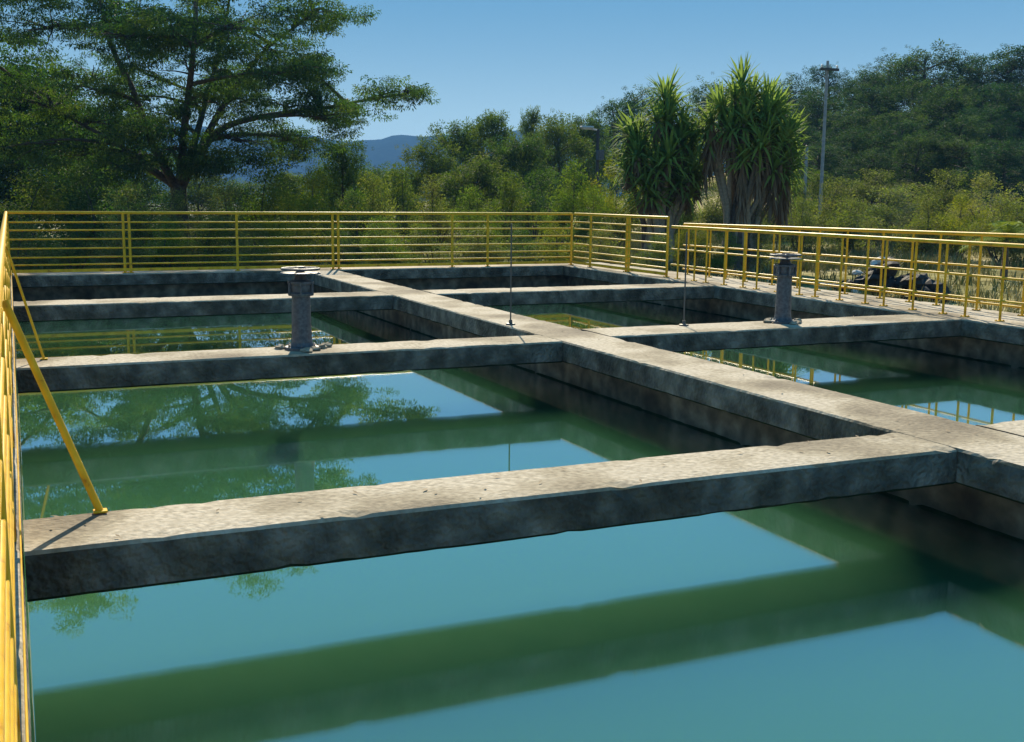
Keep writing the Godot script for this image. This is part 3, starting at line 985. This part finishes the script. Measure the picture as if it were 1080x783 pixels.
func heap() -> void:
	var r := RandomNumberGenerator.new()
	r.seed = 21
	var at := Vector3(14.2, 0, -15.3)
	at.y = land(at.x, at.z)
	var o := thing("rubble_heap", "heap of dark rubble with pale pieces on it beyond the right guardrails", "rubble", at, -0.72)
	o.scale = Vector3.ONE * 1.35
	for k in 26:
		var x := r.randf_range(-0.62, 0.62)
		var y := maxf(0.0, 0.42 * (1.0 - absf(x) / 0.75)) * r.randf_range(0.2, 1.0)
		put("dark_lump", stone_mesh(r, r.randf_range(0.10, 0.19)), M.rubble_dark, o, Vector3(x, y + 0.05, r.randfn() * 0.22))
	for k in 3:
		var x := r.randf_range(-0.45, 0.35)
		put("pale_lump", stone_mesh(r, r.randf_range(0.06, 0.11), 0.5), M.rubble_pale, o, Vector3(x, 0.42 * (1.0 - absf(x) / 0.75) + 0.14, r.randfn() * 0.1))
	for k in 1:
		var st := begin()
		var a := Vector3(-0.6 - k * 0.1, 0.06 + k * 0.09, 0.2 - k * 0.12)
		tube(st, [a + Vector3(-0.35, 0.12, 0), a + Vector3(0.05, 0.10, 0), a + Vector3(0.28, -0.04, 0.05)], [0.045, 0.045, 0.045], 10)
		put("pale_pipe", done(st), M.rubble_pale, o)

func _ready() -> void:
	# camera
	var cam := Camera3D.new()
	cam.name = "camera"
	cam.fov = 36.9
	cam.near = 0.03
	cam.far = 6000.0
	var yw := deg_to_rad(24.165)
	var pt := deg_to_rad(-8.974)
	var rl := deg_to_rad(0.558)
	var fw := Vector3(sin(yw) * cos(pt), sin(pt), -cos(yw) * cos(pt))
	var rt := Vector3(cos(yw), 0, sin(yw))
	var up := rt.cross(fw)
	cam.transform = Transform3D(Basis(rt * cos(rl) + up * sin(rl), up * cos(rl) - rt * sin(rl), -fw), Vector3(0, 1.3, 0))
	add_child(cam)
	cam.current = true
	# sky and air
	var sky := ProceduralSkyMaterial.new()
	sky.sky_top_color = lin(0.046, 0.186, 0.348)
	sky.sky_horizon_color = lin(0.66, 0.84, 0.76)
	sky.sky_curve = 0.045
	sky.ground_bottom_color = lin(0.10, 0.09, 0.06)
	sky.ground_horizon_color = lin(0.30, 0.32, 0.30)
	sky.sun_angle_max = 12.0
	sky.sun_curve = 0.1
	var env := Environment.new()
	env.background_mode = Environment.BG_SKY
	env.sky = Sky.new()
	env.sky.sky_material = sky
	env.tonemap_mode = Environment.TONE_MAPPER_LINEAR
	env.tonemap_exposure = 1.7
	env.sdfgi_enabled = true
	env.ssao_enabled = true
	env.ssil_enabled = true
	env.fog_enabled = true
	env.fog_density = 0.00038
	env.fog_light_color = lin(0.22, 0.50, 1.0)
	env.volumetric_fog_enabled = true
	env.volumetric_fog_density = 0.0
	var we := WorldEnvironment.new()
	we.name = "environment"
	we.environment = env
	add_child(we)
	# sun: ahead and to the right, fairly low
	var sun := DirectionalLight3D.new()
	sun.name = "sun"
	sun.light_energy = 1.6
	sun.light_color = Color(1.0, 0.94, 0.83)
	sun.light_angular_distance = 0.5
	sun.shadow_enabled = true
	sun.rotation_degrees = Vector3(-35.0, 180.0 - 19.0, 0)
	add_child(sun)

	rng.seed = 20
	rough.seed = 3
	rough.frequency = 0.25
	rough.fractal_octaves = 4
	materials()
	for k in 3:
		M["yucca%d" % k] = mat(lin([0.048, 0.075, 0.12][k], [0.095, 0.13, 0.17][k], [0.034, 0.036, 0.038][k]), 0.8)
		M["yucca%d" % k].metallic_specular = 0.2
		M["yucca%d" % k].backlight_enabled = true
		M["yucca%d" % k].backlight = Color(0.5, 0.6, 0.26)
	M.palm = mat(lin(0.11, 0.17, 0.03), 0.75)
	M.palm.metallic_specular = 0.2
	M.palm.backlight_enabled = true
	M.palm.backlight = Color(0.45, 0.5, 0.15)
	terrain()
	far_hills()
	tank()
	steelwork()
	street_furniture()
	heap()
	spreading_tree()
	var yl := Vector3(14.16, 0, -22.99)
	yl.y = land(yl.x, yl.z)
	yucca("left clump of yucca with a bright green spiky crown behind the guardrail corner", yl, 5, [Vector3(0.05, 4.05, 0), Vector3(-0.35, 3.45, 0.3), Vector3(0.45, 3.35, 0.1), Vector3(-0.7, 2.9, 0.1), Vector3(0.1, 3.0, 0.55), Vector3(0.7, 2.75, -0.2), Vector3(-0.85, 2.35, -0.1), Vector3(-0.45, 2.35, 0.5), Vector3(0.35, 2.35, 0.6), Vector3(0.0, 2.75, -0.6), Vector3(-0.6, 1.95, 0.3), Vector3(0.75, 2.15, 0.35), Vector3(-0.4, 3.2, -0.45), Vector3(0.3, 3.75, -0.2), Vector3(-0.1, 3.5, 0.3), Vector3(-0.75, 3.2, -0.2), Vector3(0.6, 3.05, 0.3), Vector3(-0.25, 2.6, 0.65), Vector3(0.55, 2.55, -0.4), Vector3(-0.85, 2.65, 0.3), Vector3(0.25, 2.9, 0.3), Vector3(0.1, 2.05, 0.6), Vector3(-0.5, 1.75, 0.4), Vector3(0.55, 1.8, 0.3)], 5, 0.5)
	var yr := Vector3(15.75, 0, -21.95)
	yr.y = land(yr.x, yr.z)
	yucca("right, broader clump of yucca with hanging brown dead leaves", yr, 8, [Vector3(-0.15, 4.35, 0), Vector3(0.5, 4.0, 0.1), Vector3(-0.75, 3.75, 0.1), Vector3(0.85, 3.55, 0.0), Vector3(0.2, 3.65, 0.5), Vector3(-0.4, 3.4, 0.5), Vector3(1.05, 2.95, 0.1), Vector3(-0.9, 3.1, -0.2), Vector3(0.55, 3.0, 0.6), Vector3(0.0, 3.6, -0.6), Vector3(0.9, 2.4, 0.3), Vector3(-0.1, 2.9, 0.7), Vector3(0.5, 3.4, -0.5), Vector3(0.3, 4.1, -0.25), Vector3(-0.45, 4.0, 0.2), Vector3(0.75, 3.75, -0.2), Vector3(-0.65, 3.3, 0.35), Vector3(0.15, 3.25, 0.65), Vector3(0.9, 3.2, 0.4), Vector3(-0.95, 3.45, 0.0), Vector3(0.5, 3.65, 0.35), Vector3(1.1, 2.5, 0.2), Vector3(0.95, 2.9, -0.3), Vector3(-0.25, 3.75, 0.35), Vector3(1.0, 2.05, 0.1), Vector3(0.4, 2.4, 0.6), Vector3(-0.4, 2.6, 0.5)], 6, 1.1)
	small_palm()
	var all := [
	#left back trees
		[0.31, -44.00, 7.58, 4.59, "broad", "dark tall tree at the far left behind the big spreading tree"],
		[-2.30, -41.94, 7.67, 5.48, "broad", "leafy tree beyond the left edge of the tank"],
		[2.33, -49.95, 7.63, 4.78, "broad", "slender dark tree standing left of the big tree's leaning limb"],
		[5.06, -57.78, 7.98, 4.54, "broad", "distant green tree glimpsed left of the big tree's trunk"],
	#shrubs behind far guardrail
		[0.38, -27.00, 2.24, 2.11, "bush", "dark green bush behind the left end of the far guardrail"],
		[1.56, -28.96, 2.54, 2.02, "bush", "tall mixed bush left of the big tree's foot"],
		[2.47, -25.88, 2.01, 1.58, "bush_olive", "olive bush at the left foot of the big tree"],
		[4.30, -25.64, 2.11, 1.58, "bush_olive", "dull olive bush just right of the big tree's trunk"],
		[6.09, -29.38, 2.76, 2.09, "bush_yellow", "yellow-green bush under the big tree's right boughs"],
		[6.90, -27.14, 2.51, 1.70, "bush_yellow", "bright yellowish bush below the distant hill's left end"],
		[9.65, -34.68, 3.83, 1.72, "broad", "small dark tree standing before the blue hill"],
		[9.05, -29.65, 2.49, 1.62, "bush_olive", "dry olive bush below the blue hill"],
		[12.72, -37.92, 3.09, 2.09, "bush", "low green bush at the foot of the woodland edge"],
	#low bushes seen through the rails
		[0.24, -22.50, 1.22, 1.37, "bush_olive", "low olive bush seen through the rails at the far left corner"],
		[1.07, -22.98, 1.24, 1.20, "bush", "low dark bush behind the rails left of the first double post"],
		[1.80, -22.43, 1.15, 1.17, "bush_olive", "low olive bush behind the first double post of the far guardrail"],
		[2.71, -22.84, 1.21, 1.20, "bush_yellow", "low yellowish bush right of the first double post"],
		[3.50, -22.73, 1.25, 1.20, "bush", "low dark bush under the big tree behind the rails"],
		[4.25, -22.09, 1.19, 1.17, "bush_olive", "low olive bush behind the middle of the left far guardrail"],
		[5.21, -22.40, 1.22, 1.20, "bush_yellow", "low yellowish bush behind the left valve pedestal"],
		[6.04, -22.19, 1.15, 1.00, "bush", "low dark bush behind the second double post"],
		[6.80, -21.45, 1.32, 1.17, "bush_yellow", "low yellowish bush right of the second double post"],
		[7.86, -21.61, 1.16, 1.20, "bush", "low dark bush at the woodland foot behind the rails"],
		[8.76, -21.27, 1.17, 1.20, "bush_olive", "low olive bush behind the thin rod and rails"],
		[9.56, -20.92, 1.10, 1.00, "bush", "low dark bush near the far right corner of the guardrail"],
		[10.62, -21.52, 1.16, 1.25, "bush_yellow", "low yellowish bush behind the guardrail corner"],
		[11.60, -21.01, 1.13, 1.25, "bush_olive", "low olive bush behind the guardrail's short return"],
		[11.43, -18.80, 1.05, 0.96, "bush", "low dark bush under the left yucca clump"],
	#mid woodland
		[16.59, -45.04, 4.73, 2.50, "broad_dark", "small woodland tree at the left end of the woodland"],
		[19.20, -48.33, 5.86, 2.71, "broad_dark", "woodland tree with a ragged top right of the blue hill"],
		[19.71, -45.95, 5.95, 2.39, "broad_dark", "tallest airy tree at the left of the woodland"],
		[16.00, -38.83, 3.46, 2.56, "broad_dark", "dark rounded tree low at the front of the woodland"],
		[19.20, -41.80, 4.50, 2.60, "broad_dark", "dense dark tree in the middle of the woodland"],
		[25.41, -54.36, 6.88, 1.56, "broad_dark", "thin pole-like tree poking above the woodland"],
		[24.99, -50.12, 5.83, 2.92, "broad_dark", "woodland tree left of the street lamp"],
		[16.23, -34.36, 2.66, 1.98, "bush", "shadowy green bush at the front of the woodland"],
		[14.41, -32.99, 2.50, 1.88, "bush", "green bush low before the dark rounded tree"],
		[27.89, -53.12, 6.33, 3.13, "broad_dark", "woodland tree directly behind the street lamp"],
		[15.43, -30.30, 2.84, 1.48, "bush_yellow", "bright yellow-green bush left of the street lamp"],
		[16.63, -29.65, 3.06, 1.77, "bush_yellow", "bright yellow-green bush right of the street lamp"],
		[15.04, -28.24, 2.04, 1.11, "bush_yellow", "small lime bush at the street lamp's foot"],
		[34.09, -61.14, 7.59, 4.26, "broad_blue", "hill tree behind and left of the left yucca"],
		[39.48, -64.94, 7.93, 5.28, "broad_blue", "hill tree rising above the left yucca"],
		[44.07, -66.77, 7.87, 4.87, "broad_blue", "hill tree between the two yucca tops"],
		[48.53, -68.56, 6.78, 5.11, "broad_blue", "hill tree behind the right yucca"],
	#forest hill
		[48.30, -63.77, 5.74, 4.87, "broad_blue", "forest tree just right of the right yucca"],
		[45.14, -56.09, 5.18, 4.38, "broad_blue", "forest tree behind the tall pale pole"],
		[56.03, -67.86, 7.04, 3.82, "broad_blue", "forest tree whose dark top stands behind the tall pole's head"],
		[53.77, -61.91, 6.21, 4.99, "broad_blue", "forest tree on the crest right of the tall pole"],
		[58.11, -63.40, 7.13, 5.98, "broad_blue", "broad forest tree on the crest above the meadow"],
		[58.59, -60.19, 8.15, 6.57, "broad_blue", "highest rounded forest tree on the right crest"],
		[61.78, -59.83, 7.61, 5.98, "broad_blue", "forest tree on the crest right of the highest one"],
		[61.87, -56.81, 7.22, 5.84, "broad_blue", "forest tree on the crest near the right edge"],
		[63.56, -54.92, 7.85, 6.57, "broad_blue", "forest tree on the crest at the right edge"],
		[42.70, -50.33, 4.16, 4.30, "broad_blue", "dark forest tree low behind the tall pole's shaft"],
		[42.99, -47.41, 4.20, 3.45, "broad_blue", "dark forest tree in the middle of the hillside"],
		[47.69, -48.48, 5.26, 3.78, "broad_blue", "dark forest tree below the highest crest tree"],
		[46.52, -43.96, 4.40, 3.34, "broad_blue", "dark forest tree low on the right hillside"],
		[52.35, -46.47, 5.52, 4.26, "broad_blue", "dark forest tree low at the right edge"],
		[35.38, -43.40, 2.79, 2.92, "broad_blue", "small dark tree at the forest foot beside the poles"],
		[35.57, -40.63, 2.61, 2.82, "broad_blue", "small dark tree at the forest foot above the meadow bushes"],
		[38.67, -40.50, 3.36, 2.73, "broad_blue", "small dark tree at the middle of the forest foot"],
		[39.94, -39.25, 3.17, 3.41, "broad_blue", "small dark tree at the forest foot right of the middle"],
		[38.50, -34.95, 3.23, 2.98, "broad_blue", "small dark tree at the forest foot near the right edge"],
	#meadow shrubs
		[21.17, -26.61, 1.75, 1.36, "bush_olive", "grey-green bush at the foot of the poles"],
		[25.88, -30.50, 2.15, 2.09, "bush_olive", "tall grey-green bush right of the tall pole"],
		[21.73, -24.83, 1.78, 1.72, "bush_olive", "low grey-green bush at the meadow's left"],
		[25.78, -27.91, 1.93, 2.31, "bush_dry", "dry tawny bush in the middle of the meadow"],
		[23.02, -23.64, 1.80, 1.72, "bush_olive", "low grey-green bush in front of the tawny bush"],
		[31.27, -30.95, 2.33, 2.29, "bush_olive", "tall grey-green bush before the dark forest"],
		[24.37, -23.71, 1.89, 1.48, "bush_yellow", "yellowish bush in the meadow's right half"],
		[29.23, -27.31, 2.29, 2.09, "bush_dry", "tall dry bush near the right edge"],
		[23.62, -21.59, 1.84, 1.67, "bush_olive", "low grey-green bush at the meadow's right end"],
		[25.80, -22.14, 2.21, 2.07, "bush_olive", "grey-green bush past the right edge"],
		[16.04, -21.72, 1.68, 1.08, "bush_dry", "dry bush at the right yucca's foot"],
		[14.78, -22.59, 1.57, 0.94, "bush_olive", "olive bush between the yucca stems"],
		[13.71, -19.70, 1.13, 0.83, "bush_yellow", "low yellowish bush behind the right guardrail's left end"],
	#scrub in the valley before the blue hill
		[6.35, -61.67, 4.36, 3.23, "broad_dark", "small tree in the valley left of the spreading tree's trunk"],
		[8.83, -57.32, 4.41, 2.77, "broad_dark", "small tree in the valley right of the spreading tree's trunk"],
		[12.11, -64.88, 4.83, 3.44, "broad_dark", "distant scrub tree below the spreading tree's right boughs"],
		[13.13, -58.55, 4.66, 3.13, "broad_dark", "distant scrub tree in the middle of the valley"],
		[16.29, -61.89, 5.30, 3.34, "broad_dark", "distant scrub tree left of the small dark tree"],
		[20.32, -66.99, 5.95, 3.65, "broad_dark", "distant scrub tree at the blue hill's foot"],
		[18.84, -56.96, 4.54, 2.87, "broad_dark", "scrub tree where the valley meets the woodland"],
		[3.32, -24.78, 1.89, 1.00, "bush_olive", "olive bush hiding the foot of the spreading tree"],
		[5.57, -24.37, 1.83, 1.30, "bush_yellow", "yellow-green bush in front of the distant scrub"],
		[7.24, -24.97, 1.90, 1.13, "bush", "green bush behind the second double post"],
		[11.75, -31.90, 2.43, 1.63, "bush_olive", "olive bush at the woodland's front left"],
		[12.07, -29.64, 2.04, 1.39, "bush_yellow", "yellowish bush low at the woodland's front"],
		[46.52, -60.10, 6.05, 3.96, "broad_blue", "forest tree on the crest between the right yucca and the tall pole"],
		[38.49, -48.61, 3.61, 2.96, "broad_blue", "dark forest tree low between the yucca and the poles"],
		[49.38, -55.12, 5.36, 3.22, "broad_blue", "tall narrow forest tree above the middle of the hillside"],
		[49.64, -52.15, 6.00, 3.75, "broad_blue", "forest tree just under the highest rounded one"],
		[52.59, -52.06, 5.71, 3.54, "broad_blue", "forest tree on the upper slope right of the highest one"],
		[52.61, -49.15, 5.55, 3.75, "broad_blue", "forest tree on the upper slope near the right edge"],
		[38.99, -45.60, 3.40, 2.61, "broad_blue", "small forest tree right of the tall pole's middle"],
		[40.88, -43.92, 3.84, 2.87, "broad_blue", "forest tree on the lower slope above the tawny bush"],
		[43.25, -41.59, 3.97, 3.13, "broad_blue", "forest tree on the lower slope right of the middle"],
		[23.90, -32.08, 1.99, 1.91, "bush_olive", "olive bush on the slope just right of the right yucca"],
		[28.27, -36.29, 1.83, 1.80, "bush", "green bush on the slope left of the poles"],
		[19.36, -30.35, 2.03, 1.38, "bush", "green bush showing between the two yucca clumps"],
		[23.90, -34.53, 2.20, 2.01, "bush_olive", "tall olive bush behind the yucca stems"],
		[30.56, -37.01, 1.98, 2.09, "bush", "green bush behind the foot of the tall pole"],
		[33.50, -37.11, 2.02, 2.61, "bush_olive", "olive bush high on the meadow before the dark forest"],
	]
	for p in all: plant(p[0], p[1], p[2], p[3], p[4], p[5])
	for k in protos:
		if protos[k] is Node: protos[k].free()
	grass_tufts()
	fallen_leaves()
